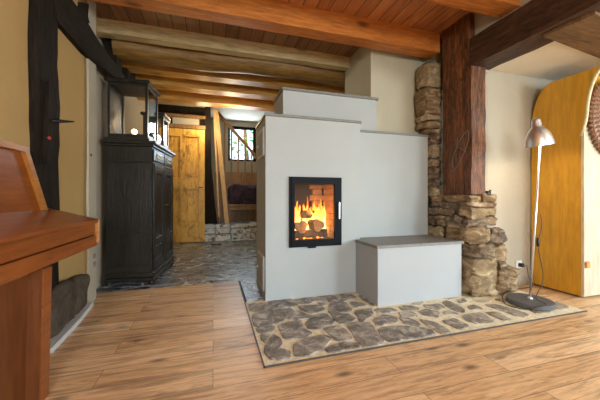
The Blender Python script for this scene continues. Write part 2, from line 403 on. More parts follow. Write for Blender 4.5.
# ceilings
b = B(); bx(b, XL - .2, 2.80, -3.2, 2.66, CEIL, CEIL + .04); struct('ceiling', b, M['boards'])
b = B(); bx(b, XL - .2, 2.80, 2.66, 5.25, CEIL, CEIL + .04); struct('ceiling_boards', b, M['boards_old'])
b = B(); bx(b, XL - .2, 2.5, 5.25, 7.4, 2.86, 2.95); struct('ceiling_passage', b, M['wall_p'])
b = B(); bx(b, 2.60, 5.2, -3.2, 2.3, 2.26, 2.34); struct('ceiling_alcove', b, M['white_ceiling'])
b = B(); bx(b, 2.47, 2.62, -3.2, 2.20, 2.50, CEIL); bx(b, 2.575, 2.65, 2.2, 2.8, 2.2, CEIL); struct('wall_infill', b, M['wall_w'])
# walls to the right
b = B(); grid_box(b, 2.605, 5.2, 2.25, 2.45, 0, 2.8, .12, .006, 2.2, 3); struct('wall_right', b, M['wall_w'], smooth=True)
b = B(); grid_box(b, 1.70, 2.50, 2.85, 3.51, 0, CEIL, .1, .004, 2.2, 5); bx(b, 2.48, 2.75, 2.74, 3.5, 0, CEIL)
struct('wall_chimney', b, M['chimney'], smooth=40)
b = B(); bx(b, 2.4, 2.6, 3.3, 7.4, -.1, 3.0); struct('wall_passage_right', b, M['wall_p'])
# back wall of the passage with window opening
wx0, wx1, wz0, wz1 = .36, 1.05, 1.85, 2.72
b = B()
bx(b, XL - .2, wx0, 7.3, 7.5, -.1, 2.95); bx(b, wx1, 2.6, 7.3, 7.5, -.1, 2.95); bx(b, wx0, wx1, 7.3, 7.5, -.1, wz0); bx(b, wx0, wx1, 7.3, 7.5, wz1, 2.95)
struct('wall_back', b, M['wall_p'])
b = B()
for q in ((wx0, wx0 + .05, wz0, wz1), (wx1 - .07, wx1, wz0, wz1), (wx0, wx1, wz0, wz0 + .05), (wx0, wx1, wz1 - .06, wz1)): bx(b, q[0], q[1], 7.33, 7.39, q[2], q[3], .004)
w = struct('window_1', b, M['timber'])
b = B(); bx(b, wx0 + .04, wx1 - .06, 7.36, 7.365, wz0 + .04, wz1 - .05); struct('window_pane', b, M['glass'], w)
# room behind the camera: rear wall with two windows, right side wall with one
b = B()
R0, R1 = -3.4, -3.2
for q in ((XL - .2, -.6, 0, 2.8), (.9, 3.75, 0, 2.8), (5.05, 5.4, 0, 2.8), (-.6, .9, 0, .8), (-.6, .9, 2.2, 2.8), (3.75, 5.05, 0, .8), (3.75, 5.05, 2.2, 2.8)): bx(b, q[0], q[1], R0, R1, q[2], q[3])
struct('wall_rear', b, M['wall_w'])
b = B()
for q in ((-3.2, -1.9, 0, 2.8), (.2, 2.45, 0, 2.8), (-1.9, .2, 0, .3), (-1.9, .2, 2.2, 2.8)): bx(b, 5.2, 5.4, q[0], q[1], q[2], q[3])
struct('wall_side', b, M['wall_w'])
for i, (x0, x1) in enumerate(((-.6, .9), (3.75, 5.05))):
    b = B()
    for q in ((x0, x0 + .06, .8, 2.2), (x1 - .06, x1, .8, 2.2), (x0, x1, .8, .86), (x0, x1, 2.14, 2.2), ((x0 + x1) / 2 - .03, (x0 + x1) / 2 + .03, .8, 2.2)): bx(b, q[0], q[1], -3.33, -3.27, q[2], q[3])
    struct('window_%d' % (i + 2), b, M['skirt'])
b = B()
for q in ((-1.9, -1.84, .3, 2.2), (.14, .2, .3, 2.2), (-1.9, .2, .3, .36), (-1.9, .2, 2.14, 2.2), (-.88, -.82, .3, 2.2)): bx(b, 5.27, 5.33, q[0], q[1], q[2], q[3])
struct('window_4', b, M['skirt'])

# left baseboard strip lying against the rock
b = B(); prism(b, [(-1.06, 2.08), (-.935, 2.10), (-.955, 2.5), (-1.0, 2.92), (-1.06, 2.95)], 'Z', 0, .035)
struct('baseboard_left', b, M['skirt'])

# ================================================================ CEILING BEAMS
def hewn(x0, x1, y0, y1, z0, z1, seed, amp=.0035, cell=.05, rnd=0): 
    b = B(); grid_box(b, x0, x1, y0, y1, z0, z1, cell, amp, 2.2, seed, rnd); return b
G = 'ceiling beams'
def beam(bm, mat, label): return single('ceiling_beam', bm, mat, label, 'beam', G, 25)
beam(hewn(XL, 2.47, 1.76, 1.93, 2.55, CEIL, 1), M['beam'], 'orange pine ceiling beam nearest the camera, its end showing above the heavy dark beam')
beam(hewn(XL, 2.40, 2.576, 2.73, 2.55, CEIL, 2), M['beam'], 'orange pine ceiling beam crossing just in front of the white chimney')
beam(hewn(XL - .11, 1.70, 3.35, 3.46, 2.62, CEIL, 3), M['beam_pale'], 'pale greyish pine joist, slimmest one, running from left wall to chimney')
b = B(); pts = []; rr = []
for i in range(31):
    x = XL + (2.4 - XL) * i / 30; pts.append((x, 3.66 + .03 * math.sin(i * .3) , 2.655 - .012 * math.sin(i * .22))); rr.append(.145 + .006 * math.sin(i * .9))
tube(b, pts, rr, 20); b2 = beam(b, M['log'], 'round brown log beam behind the pale joist')
beam(hewn(XL - .11, 2.4, 3.98, 4.16, 2.55, CEIL, 4), M['beam_b'], 'honey pine beam directly behind the round log beam')
beam(hewn(XL - .11, 2.4, 4.42, 4.62, 2.53, CEIL, 5), M['beam_b'], 'honey pine beam, second last before the stair end of passage')
beam(hewn(XL - .11, 2.4, 4.98, 5.20, 2.52, CEIL + .1, 6), M['beam_b'], 'last honey pine beam in front of the stair landing')
# heavy dark beam along the room and the brown timber in the upper right corner
single('heavy_beam', hewn(2.40, 2.66, -3.1, 2.2, 2.22, 2.50, 8, .012, .06), M['heavy'], 'massive dark oak beam running from the post over the lamp', 'beam', None, 40)
p0, p1 = onZ(552, 40, 2.2), onZ(606, 61, 2.2)
d = (Vector(p1) - Vector(p0)).normalized(); nrm = Vector((d.y, -d.x)); nrm = nrm if nrm.y < 0 else -nrm
b = B(); c0, c1 = Vector(p0) - d * .12, Vector(p0) + d * 2.4
prism(b, [tuple(c0), tuple(c1), tuple(c1 + nrm * .3), tuple(c0 + nrm * .3)], 'Z', 2.2, 2.26)
single('ceiling_timber', b, wood('brown timber', (.04, .02, .008), (.12, .062, .022), (.26, .14, .06), 'X', .8, .6, .3), 'brown timber against the white ceiling in the upper right corner', 'beam')

# ================================================================ LEFT WALL TIMBERS
def wallpoly(px, X): return [onX(x, y, X) for x, y in px]
b = B(); grid_box(b, XL - .05, XL + .03, 2.10, 2.385, .32, 2.9, .05, .012, 2.4, 11)
tp = thing('timber_post', 'blackened upright timber set in the left plaster wall', 'post', (XL, 2.24, .32))
obj('post_shaft', b, M['timber'], tp, 40)
b = B(); y0, z0 = onX(49, 121, XL + .04)
prism(b, [(y0 - .05, z0 - .28), (y0 + .05, z0 - .26), (y0 + .06, z0 + .22), (y0 - .03, z0 + .25)], 'X', XL + .02, XL + .055); obj('wooden_block', b, M['timber'], tp)
b = B(); y0, z0 = onX(56, 121, XL + .06)
tube(b, [(XL + .03, y0 - .04, z0 - .01), (XL + .08, y0, z0), (XL + .15, y0 + .03, z0 + .01)], [.014, .012, .004], 8); obj('iron_spike', b, M['iron'], tp, True)
y0, z0 = onX(48, 138, XL + .05)
b = B(); bmesh.ops.create_icosphere(b, subdivisions=2, radius=.012, matrix=Matrix.Translation((XL + .055, y0, z0)))
single('wall_ornament', b, M['red'], 'tiny red ornament hanging on the black wall post', 'ornament', None, True)
px_lo = [(56, 22), (72, 40), (84, 54), (98, 66), (110, 74), (122, 84)]
px_hi = [(128, 84), (118, 68), (108, 56), (98, 42), (88, 26), (78, 10), (66, -6), (50, -10)]
b = B(); prism(b, wallpoly(px_lo + px_hi, XL + .02), 'X', XL - .02, XL + .035)
single('diagonal_brace', b, M['timber_y'], 'black curved brace slanting down the left wall towards the dark sideboard', 'brace')
for px, lab in (([(80, 2), (87, 4), (86, 16), (88, 23), (82, 22), (79, 14)], 'short black timber stub on left wall above the brace, under the near beam'),
                ([(113, 38), (117, 39), (121, 72), (117, 72)], 'narrow black strut on the left wall beside the round log beam'),
                ([(126, 62), (134, 63), (134, 80), (126, 80)], 'small black block on the left wall above the lantern case')):
    b = B(); prism(b, wallpoly(px, XL + .015), 'X', XL - .06, XL + .03); single('timber_stub', b, M['timber'], lab, 'timber')
# rock plinth
b = B(); lay = b.loops.layers.float_color.new('stone')
grid_box(b, XL - .0, XL + .075, 2.0, 2.86, .03, .34, .03, .04, 4.0, 21, .95, tint=(.10, .08, .06), lay=lay)
single('plinth_rock', b, M['plinthrock'], 'dark rough rock at the foot of the left wall behind the desk', 'rock', None, True)

# ================================================================ DESK (left foreground)
t = thing('writing_desk', 'cherry-coloured wooden desk with sloping raised back against left wall', 'desk', (-.9, 1.3, 0))
b = B(); prism(b, [(-1.04, .855), (-.745, .775), (-.735, .785), (-.735, .80), (-1.04, .885)], 'Y', -.2, 2.24)
obj('desktop', b, M['cherry'], t)
b = B(); bx(b, -1.02, -.752, -.18, 2.225, .70, .776, .003); obj('fall_board', b, M['cherry'], t)
b = B(); prism(b, [(-1.02, .66), (-.80, .615), (-.747, .625), (-.747, .695), (-1.02, .70)], 'Y', -.18, 2.235); obj('apron', b, M['cherry'], t)
b = B(); bx(b, -1.03, -.731, 2.226, 2.243, .645, .80, .005); obj('end_board', b, M['cherry_edge'], t)
b = B(); prism(b, [(-1.02, .64), (-.745, .62), (-.758, 0), (-.96, 0)], 'Y', 1.60, 1.66); obj('side_leg', b, M['cherry_shaded'], t)
b = B(); prism(b, [(-1.02, .64), (-.775, .62), (-.80, 0), (-.96, 0)], 'Y', -.12, -.06); obj('side_leg', b, M['cherry_shaded'], t)
b = B(); prism(b, [(-.83, .04), (-.812, .04), (-.802, .62), (-.83, .64)], 'Y', -.06, 1.60); obj('knee_panel', b, M['cherry_shaded'], t)
b = B(); prism(b, [(-.18, .87), (2.13, .87), (1.93, 1.21), (-.18, 1.21)], 'X', -1.04, -.995); obj('raised_back', b, M['cherry'], t)
b = B(); prism(b, [(2.105, .87), (2.145, .87), (1.945, 1.225), (-.18, 1.225), (-.18, 1.195), (1.92, 1.195)], 'X', -1.045, -.975); obj('back_trim', b, M['cherry_edge'], t)

b = B(); prism(b, [(-.747, .618), (-.741, .618), (-.754, 0), (-.76, 0)], 'Y', 1.595, 1.665); obj('leg_edging', b, M['cherry'], t)

# ================================================================ SIDEBOARD (local coordinates, slightly turned)
sb = thing('sideboard', 'tall black-stained oak sideboard with panelled doors standing on the slate', 'sideboard', (-.64, 3.47, 0), math.radians(-6))
def L(name, bm, mat=None, par=None, smooth=False):
    return obj(name, bm, mat or M['dark'], par or sb, smooth, local=True)
W, D = .455, .88
b = B(); bx(b, -W, 0, 0, D, .10, 1.50, .004)
bx(b, -W + .03, -.03, -.006, 0, .2, .55, .003)
L('carcass', b)
b = B(); bx(b, -W - .01, .03, -.03, D + .03, .035, .075, .008); bx(b, -W, .02, -.02, D + .02, .075, .13, .01); L('plinth', b)
for (fx, fy) in ((-.0, 0), (0, D - .02), (-W + .03, 0), (-W + .03, D - .02)):
    b = B(); lathe(b, [(.02, 0), (.032, .012), (.034, .025), (.024, .036)], Matrix.Translation((fx - .01, fy + .02, 0)), 16, True); L('foot', b, smooth=True)
b = B(); bx(b, -W, .012, -.012, D + .012, 1.32, 1.34, .005); bx(b, -W, .02, -.02, D + .02, 1.50, 1.525, .006); L('moulding', b)
b = B(); bx(b, -W - .02, .045, -.04, D + .04, 1.525, 1.56, .01, 2); L('top_board', b)
for k in range(2):
    y0 = .03 + k * (D - .04) / 2; y1 = y0 + (D - .08) / 2
    b = B(); bx(b, 0, .014, y0, y1, 1.355, 1.485, .004); dr = L('drawer', b)
    b = B(); bx(b, .014, .018, y0 + .10, y1 - .10, 1.39, 1.45, .002)
    tube(b, curve_pts([(.018, y0 + .13, 1.435), (.034, y0 + .15, 1.415), (.036, (y0 + y1) / 2, 1.405), (.034, y1 - .15, 1.415), (.018, y1 - .13, 1.435)], 4), .004, 6); h = L('pull', b, M['brass'], dr)
    b = B()
    for q in ((y0, y0 + .07, .15, 1.31), (y1 - .07, y1, .15, 1.31), (y0 + .07, y1 - .07, .15, .24), (y0 + .07, y1 - .07, 1.22, 1.31), (y0 + .07, y1 - .07, .42, .49)): bx(b, 0, .022, q[0], q[1], q[2], q[3], .003)
    bx(b, 0, .012, y0 + .09, y1 - .09, .26, .40, .01); bx(b, 0, .012, y0 + .09, y1 - .09, .51, 1.20, .01); dd = L('door', b)
    b = B(); yk = y1 - .035 if k == 0 else y0 + .035
    lathe(b, [(.003, 0), (.005, .012), (.011, .018), (.009, .026), (.002, .029)], Matrix.Translation((.022, yk, .85)) @ Matrix.Rotation(PI / 2, 4, 'Y'), 12, True); L('knob', b, M['brass'], dd, True)

def lantern(name, label, loc, rz, w, dpt, h, bulbr, bulbz):
    t = thing(name, label, 'lantern', loc, rz)
    e = .026
    b = B(); bx(b, -w / 2 - .02, w / 2 + .02, -dpt / 2 - .02, dpt / 2 + .02, 0, .035, .006); bx(b, -w / 2, w / 2, -dpt / 2, dpt / 2, .035, .075, .003); obj('base', b, M['dark'], t, local=True)
    for sx in (-1, 1):
        for sy in (-1, 1):
            b = B(); cx, cy = sx * (w / 2 - e / 2), sy * (dpt / 2 - e / 2); bx(b, cx - e / 2, cx + e / 2, cy - e / 2, cy + e / 2, .06, h - .05, .002); obj('corner_post', b, M['dark'], t, local=True)
    b = B(); bx(b, -w / 2, w / 2, -dpt / 2, dpt / 2, h - .07, h - .04, .003); bx(b, -w / 2 - .025, w / 2 + .025, -dpt / 2 - .025, dpt / 2 + .025, h - .04, h, .008)
    obj('roof', b, M['dark'], t, local=True)
    b = B(); i = .01
    bx(b, -w / 2 + e, w / 2 - e, -dpt / 2 + i, -dpt / 2 + i + .003, .07, h - .06); bx(b, -w / 2 + e, w / 2 - e, dpt / 2 - i - .003, dpt / 2 - i, .07, h - .06)
    bx(b, w / 2 - i - .003, w / 2 - i, -dpt / 2 + e, dpt / 2 - e, .07, h - .06); obj('glass_panes', b, M['glass'], t, local=True)
    b = B(); bx(b, -w / 2 + .004, -w / 2 + .012, -dpt / 2 + e, dpt / 2 - e, .07, h - .06); obj('back_board', b, M['dark'], t, local=True)
    b = B(); tube(b, [(0, 0, .06), (0, 0, bulbz - bulbr * .8)], .012, 10); obj('bulb_holder', b, M['brass'], t, local=True)
    b = B(); bmesh.ops.create_uvsphere(b, u_segments=16, v_segments=10, radius=bulbr, matrix=Matrix.Translation((0, 0, bulbz))); obj('bulb', b, M['bulb_c'], t, True, local=True)
    return t
r6 = math.radians(-6)
lantern('glass_case', 'larger black framed glass case on near end of sideboard, reflected glow inside', (-.865, 3.70, 1.56), r6, .40, .38, .67, .028, .14)  # glowing ball inside stands in for a lamp reflection in this glass
lantern('glass_case', 'smaller black framed glass lantern at far end of sideboard, bulb glowing', (-.71, 4.12, 1.56), r6, .24, .24, .46, .055, .15)

# ================================================================ STOVE
SX0, SX1, SY0, SY1 = .455, 1.41, 2.566, 3.12
ox0, ox1, oz0, oz1 = .70, 1.17, .51, 1.11     # firebox opening
t = thing('masonry_stove', 'white stepped masonry stove with grey stone caps and a burning firebox', 'stove', ((SX0 + SX1) / 2, 2.85, 0))
b = B()
def wallbox(bm, outer, hole, y0, y1):
    X0, X1, Z0, Z1 = outer; a, c, e, g = hole
    bx(bm, X0, a, y0, y1, Z0, Z1); bx(bm, c, X1, y0, y1, Z0, Z1); bx(bm, a, c, y0, y1, Z0, e); bx(bm, a, c, y0, y1, g, Z1)
def holed(bm, outer, hole, y0, y1, z_split=None):
    X0, X1, Z0, Z1 = outer; a, c, e, g = hole
    o_ = [(X0, Z0), (X1, Z0), (X1, Z1), (X0, Z1)]; h_ = [(a, e), (c, e), (c, g), (a, g)]
    V = {}
    for nm, ps in (('o', o_), ('h', h_)):
        for yy in (y0, y1): V[nm, yy] = [bm.verts.new((p[0], yy, p[1])) for p in ps]
    for i in range(4):
        j = (i + 1) % 4
        for yy in (y0, y1): bm.faces.new((V['o', yy][i], V['o', yy][j], V['h', yy][j], V['h', yy][i]))
        bm.faces.new((V['o', y0][i], V['o', y0][j], V['o', y1][j], V['o', y1][i])); bm.faces.new((V['h', y0][i], V['h', y0][j], V['h', y1][j], V['h', y1][i]))
holed(b, (SX0, SX1, 0, 1.685), (ox0, ox1, oz0, oz1), SY0, 3.0); bx(b, SX0, SX1, 3.0, SY1, 0, 1.685)
obj('body', b, M['stove'], t)
b = B(); bx(b, SX0 - .012, SX1 + .01, SY0 - .015, SY1, 1.685, 1.71, .003); obj('cap_slab', b, M['slab'], t)
b = B(); prism(b, [(.655, 1.71), (1.41, 1.71), (1.41, 1.648), (1.69, 1.648), (1.69, 1.995), (.655, 1.995)], 'Y', 2.72, 2.85); bx(b, .655, 1.69, 2.85, 3.12, 1.71, 1.995); obj('upper_tier', b, M['stove'], t)
b = B(); bx(b, .64, 1.71, 2.70, 3.12, 1.995, 2.02, .003); obj('cap_slab', b, M['slab'], t)
b = B(); bx(b, SX1, 2.315, 2.665, 2.85, 0, 1.625); obj('side_section', b, M['stove'], t)
b = B(); bx(b, SX1, 2.34, 2.65, 2.85, 1.625, 1.648, .003); obj('cap_slab', b, M['slab'], t)
# vents on the left flank
for z0, z1 in ((1.33, 1.60), (.08, .40)):
    b = B(); bx(b, SX0 - .012, SX0, 2.62, 2.98, z0, z1, .004); v = obj('vent_grille', b, M['skirt'], t)
    b = B(); bx(b, SX0 - .015, SX0 - .011, 2.645, 2.955, z0 + .025, z1 - .025, .002); obj('cover', b, M['stove'], v)
    b = B(); lathe(b, [(.011, 0), (.014, .01), (.004, .015)], Matrix.Translation((SX0 - .012, 2.93, (z0 + z1) / 2)) @ Matrix.Rotation(-PI / 2, 4, 'Y'), 12, True); obj('knob', b, M['plastic'], v, True)
# firebox lining and door
b = B(); bx(b, ox0, ox1, 2.95, 2.99, oz0, oz1); bx(b, ox0, ox0 + .03, 2.60, 2.95, oz0, oz1); bx(b, ox0, ox1, 2.60, 2.95, oz1 - .03, oz1); obj('firebox_lining', b, M['soot'], t)
b = B()
for k in range(9):
    for j in range(2):
        z0 = oz0 + .03 + k * .062; y0 = 2.60 + (j - (k % 2) * .5) * .17
        bx(b, ox1 - .035, ox1, max(2.60, y0 + .004), min(2.95, y0 + .166), z0, min(z0 + .058, oz1 - .03), .003)
for k in range(9):
    z0 = oz0 + .03 + k * .062; bx(b, ox1 - .17 + (k % 2) * .03, ox1 - .035, 2.915, 2.95, z0, min(z0 + .058, oz1 - .03), .003)
obj('firebrick', b, M['brick'], t)
b = B(); bx(b, ox0, ox1, 2.575, 2.95, oz0, oz0 + .03); obj('hearth_plate', b, M['soot'], t)
fx0, fx1, fz0, fz1 = .672, 1.198, .482, 1.138
b = B(); holed(b, (fx0, fx1, fz0, fz1), (ox0 + .005, ox1 - .005, oz0 + .005, oz1 - .005), 2.545, 2.60); obj('door_frame', b, M['blackmetal'], t)
b = B(); holed(b, (ox0 - .006, ox1 + .006, oz0 - .006, oz1 + .006), (.722, 1.122, .548, 1.072), 2.535, 2.556); dr = obj('fire_door', b, M['blackmetal'], t)
b = B(); bx(b, .715, 1.13, 2.548, 2.552, .54, 1.075); obj('door_glass', b, M['glass'], dr)
b = B(); bx(b, 1.150, 1.166, 2.505, 2.515, .74, .90, .003); bx(b, 1.153, 1.163, 2.515, 2.537, .75, .762); bx(b, 1.153, 1.163, 2.515, 2.537, .878, .89); obj('handle', b, M['steel'], dr)
b = B(); bx(b, .85, .93, 2.525, 2.545, .472, .482, .002); obj('air_lever', b, M['blackmetal'], t)
# firewood
def firewood(p0, p1, r, seed, lab, tri=True):
    p0, p1 = Vector(p0), Vector(p1); b = B(); ax = (p1 - p0).normalized(); s = ax.cross(Vector((0, 0, 1))).normalized(); u = s.cross(ax)
    rnd = random.Random(seed); n = 14; rings = []
    for i in range(7):
        c = p0.lerp(p1, i / 6); ring = []
        for k in range(n):
            a = 2 * PI * k / n
            rad = r * (.72 + .38 * abs(math.cos(a * 1.5 + seed)) if tri else 1) * (1 + .1 * noise.noise(Vector((k, i * .5, seed))))
            ring.append(b.verts.new(c + (s * math.cos(a) + u * math.sin(a)) * rad))
        rings.append(ring)
    for a_, c_ in zip(rings, rings[1:]):
        for k in range(n): b.faces.new((a_[k], a_[(k + 1) % n], c_[(k + 1) % n], c_[k])).material_index = 0
    b.faces.new(rings[0][::-1]).material_index = 1; b.faces.new(rings[-1]).material_index = 1
    bmesh.ops.recalc_face_normals(b, faces=b.faces)
    single('firewood_log', b, [M['char'], M['cutwood']], lab, 'log', 'logs burning in the firebox', 50)
zf = oz0 + .03
firewood((.75, 2.68, zf + .04), (1.10, 2.71, zf + .045), .042, 1, 'charred log lying across the front of the fire')
firewood((.82, 2.65, zf + .12), (.86, 2.88, zf + .10), .062, 2, 'split log with orange cut end, left one in the fire')
firewood((1.00, 2.65, zf + .13), (.97, 2.88, zf + .11), .062, 3, 'split log with orange cut end, right one in the fire')
firewood((.86, 2.70, zf + .235), (1.00, 2.82, zf + .225), .042, 4, 'topmost round log lying over the other burning logs')
b = B()
for k in range(50):
    bmesh.ops.create_icosphere(b, subdivisions=1, radius=random.uniform(.008, .02), matrix=Matrix.Translation((random.uniform(.76, 1.11), random.uniform(2.66, 2.9), zf + random.uniform(.004, .02))))
o = single('embers', b, M['ember'], 'glowing embers under the logs in the stove', 'embers'); o['kind'] = 'stuff'
# flames
b = B(); rf = random.Random(5)
def tongue(bm, x, y, z, h, w, sd):
    n = 10; m = 14; rings = []
    for i in range(m + 1):
        s = i / m; rad = w * (math.sin(PI * min(1, s * .75 + .22)) ** 1.0) * (1 - s) ** .55 + .0012
        cx = x + math.sin(s * 5 + sd) * w * .55 * s + .25 * w * math.sin(sd * 2) * s * 2; cy = y + math.cos(s * 4 + sd * 1.7) * w * .35 * s
        rings.append([bm.verts.new((cx + rad * math.cos(2 * PI * k / n) * (1 + .25 * math.sin(3 * k + sd)), cy + rad * .6 * math.sin(2 * PI * k / n), z + h * s)) for k in range(n)])
    for a_, c_ in zip(rings, rings[1:]):
        for k in range(n): bm.faces.new((a_[k], a_[(k + 1) % n], c_[(k + 1) % n], c_[k]))
spec = [(.775, .40, .022), (.80, .30, .028), (.835, .24, .024), (.905, .33, .020), (.93, .22, .026), (.985, .24, .022), (1.02, .33, .020), (1.06, .24, .026), (1.095, .30, .022), (1.08, .20, .03), (.75, .24, .022), (.87, .18, .03), (.96, .16, .03)]
for i, (x, h, w) in enumerate(spec):
    tongue(b, x, rf.uniform(2.76, 2.88), zf + rf.uniform(.04, .14), h, w, i * 1.37)
for i in range(44):
    tongue(b, rf.uniform(.75, 1.12), rf.uniform(2.70, 2.90), zf + rf.uniform(.02, .26), rf.uniform(.06, .18), rf.uniform(.012, .028), i * 2.1)
for i in range(16):
    tongue(b, rf.uniform(.76, 1.11), rf.uniform(2.74, 2.86), zf + rf.uniform(.0, .08), rf.uniform(.10, .2), rf.uniform(.025, .04), i * 1.7)
o = single('fire', b, M['flame'], 'orange and yellow flames burning behind the stove glass', 'fire', None, True); o['kind'] = 'stuff'

# bench
t = thing('stove_bench', 'low white plastered bench block with grey stone top beside the stove', 'bench', (1.82, 2.4, 0))
b = B(); prism(b, [(1.36, 2.165), (2.27, 2.165), (2.27, 2.663), (1.415, 2.663), (1.415, 2.562), (1.36, 2.562)], 'Z', 0, .505); obj('body', b, M['bench'], t)
b = B(); prism(b, [(1.345, 2.15), (2.285, 2.15), (2.285, 2.648), (1.425, 2.648), (1.425, 2.545), (1.345, 2.545)], 'Z', .505, .530); obj('seat_slab', b, M['slab'], t)

# ================================================================ HEARTH
t = thing('stone_hearth', 'grey crazy-paved stone hearth slab with cream grout before the stove', 'hearth', (1.6, 1.9, 0))
b = B(); bx(b, .275, 2.97, 1.58, 2.60, -.1, .004); obj('grout_bed', b, M['mortar_h'], t)
b = B(); bx(b, .270, 2.97, 1.575, 1.582, -.05, .008); bx(b, .270, .277, 1.575, 3.30, -.05, .008); obj('edging', b, M['kerb'], t)
Z1s = [[(55,92),(235,85),(258,98),(225,108),(95,128),(62,122)],[(70,140),(228,118),(240,128),(190,180),(75,198)],[(80,208),(158,196),(155,225),(95,232)],[(95,240),(145,240),(120,275),(100,262)],
[(120,290),(160,240),(188,258),(195,288),(170,320),(150,350),(122,325)],[(165,340),(190,305),(235,318),(232,348),(185,360)],[(250,88),(262,72),(345,62),(355,80),(310,92)],[(355,62),(440,52),(415,72),(370,76)],
[(228,165),(262,122),(340,150),(325,163)],[(280,104),(370,100),(395,118),(350,138),(300,125)],[(370,88),(405,80),(410,98),(385,100)],[(190,195),(285,170),(300,210),(332,232),(295,255),(215,255)],
[(315,185),(350,150),(400,143),(442,180),(370,208),(325,205)],[(258,290),(300,268),(385,240),(425,260),(390,305),(320,335),(265,335)],[(135,82),(235,70),(240,78),(150,90)]]
Z2s = [[(50,85),(80,62),(150,52),(190,72),(120,92),(60,95)],[(55,100),(130,98),(170,140),(100,152),(50,150)],[(60,155),(150,160),(190,188),(120,210),(85,195)],[(25,240),(110,222),(170,295),(90,300),(55,270)],
[(35,345),(110,312),(195,315),(200,340),(60,362)],[(150,220),(200,208),(270,212),(335,310),(240,335),(200,300)],[(185,145),(270,132),(280,160),(225,200)],[(290,190),(340,165),(410,178),(408,205),(310,222)],
[(325,240),(400,228),(533,235),(580,248),(595,268),(533,280),(425,298),(380,302),(345,280)],[(290,135),(370,125),(410,145),(320,155)],[(425,120),(480,112),(525,130),(500,142),(440,135)],[(420,150),(490,148),(520,170),(440,178)],
[(425,180),(470,182),(533,208),(520,222),(460,212)],[(165,95),(210,98),(250,112),(180,125)],[(200,60),(235,66),(290,112),(262,106)]]
Z3s = [[(65,118),(140,105),(120,122)],[(150,125),(230,120),(265,140),(225,152),(165,140)],[(120,165),(160,150),(230,165),(225,195),(140,185)],[(120,215),(215,232),(300,280),(250,298),(190,265)],
[(258,110),(285,102),(385,145),(375,170),(320,155)],[(260,165),(290,158),(350,180),(270,182)],[(265,225),(330,205),(415,250),(350,270)],[(385,190),(480,172),(560,225),(470,240),(400,215)],
[(400,135),(440,122),(490,148),(430,152)],[(345,95),(380,85),(405,102),(360,112)],[(455,102),(510,90),(555,100),(490,110)],[(265,88),(340,80),(310,92)]]
Z4s = [[(75,100),(115,95),(145,108),(140,118),(110,112)],[(35,132),(90,128),(240,175),(200,188)],[(30,168),(80,165),(150,198),(110,205)],[(330,115),(400,115),(440,140),(390,150),(350,130)],
[(170,120),(230,112),(250,130),(210,140)],[(250,150),(320,150),(350,162),(290,172)]]
b = B(); lay = b.loops.layers.float_color.new('stone'); rs = random.Random(3)
for zs, k, ox, oy in ((Z1s, 4.71, 240, 285), (Z2s, 5.33, 320, 285), (Z3s, 6.0, 400, 285), (Z4s, 5.0, 480, 280)):
    for poly in zs:
        P = [Vector(onZ(x / k + ox, y / k + oy)) for x, y in poly]
        P = [p for p in P]
        c = sum(P, Vector((0, 0))) / len(P)
        # subdivide the outline and round / roughen it
        Q = []
        for i in range(len(P)):
            a_, c_ = P[i], P[(i + 1) % len(P)]
            for s in (.14, .5, .86): Q.append(a_.lerp(c_, s))
        Q = [q + Vector((noise.noise(Vector((q.x * 14, q.y * 14, 1))), noise.noise(Vector((q.x * 14, q.y * 14, 5))))) * .012 for q in Q]
        Q = [c + (q - c) * 1.16 for q in Q]
        Q = [Vector((min(2.955, max(.285, q.x)), min(2.59, max(1.592, q.y)))) for q in Q]
        g = rs.uniform(.55, 1.25); warm = min(1, max(0, (c.x - 1.2) / 1.2)) * rs.uniform(.3, 1)
        tint = (.32 * g * (1 + 1.1 * warm), .29 * g * (1 + .6 * warm), .25 * g)
        lo = [b.verts.new((q.x, q.y, .002)) for q in Q]; mid = [b.verts.new((q.x, q.y, .008)) for q in Q]
        hi = [b.verts.new((*(c + (q - c) * (1 - .004 / max(.02, (q - c).length))), .011)) for q in Q]; top = b.verts.new((c.x, c.y, .0112)); n = len(Q); fs = []
        for i in range(n):
            j = (i + 1) % n
            fs += [b.faces.new((lo[i], lo[j], mid[j], mid[i])), b.faces.new((mid[i], mid[j], hi[j], hi[i])), b.faces.new((hi[i], hi[j], top))]
        for f in fs:
            for lp in f.loops: lp[lay] = (*tint, 1)
obj('paving_stones', b, M['flag'], t)

# ================================================================ STONE PIER, QUOIN, POST
TINTS = [(.38, .25, .12), (.16, .11, .075), (.55, .40, .21), (.22, .18, .15), (.10, .07, .055), (.42, .28, .15), (.66, .52, .30), (.30, .18, .10)]
t = thing('stone_pier', 'rough stone pier carrying the dark oak post at the end of the bench', 'pier', (2.5, 2.4, 0))
b = B(); grid_box(b, 2.375, 2.60, 2.17, 2.72, 0, .95, .05, .012, 5, 31); obj('mortar_core', b, M['mortar'], t, 50)
b = B(); lay = b.loops.layers.float_color.new('stone'); rp = random.Random(12)
def st(x0, x1, y0, y1, z0, z1, rnd=.10, amp=.026):
    grid_box(b, x0, x1, y0, y1, z0 + .002, z1 - .002, .022, amp * .95, 11, rp.uniform(0, 30), rnd, tint=rp.choice(TINTS), lay=lay, facets=9)
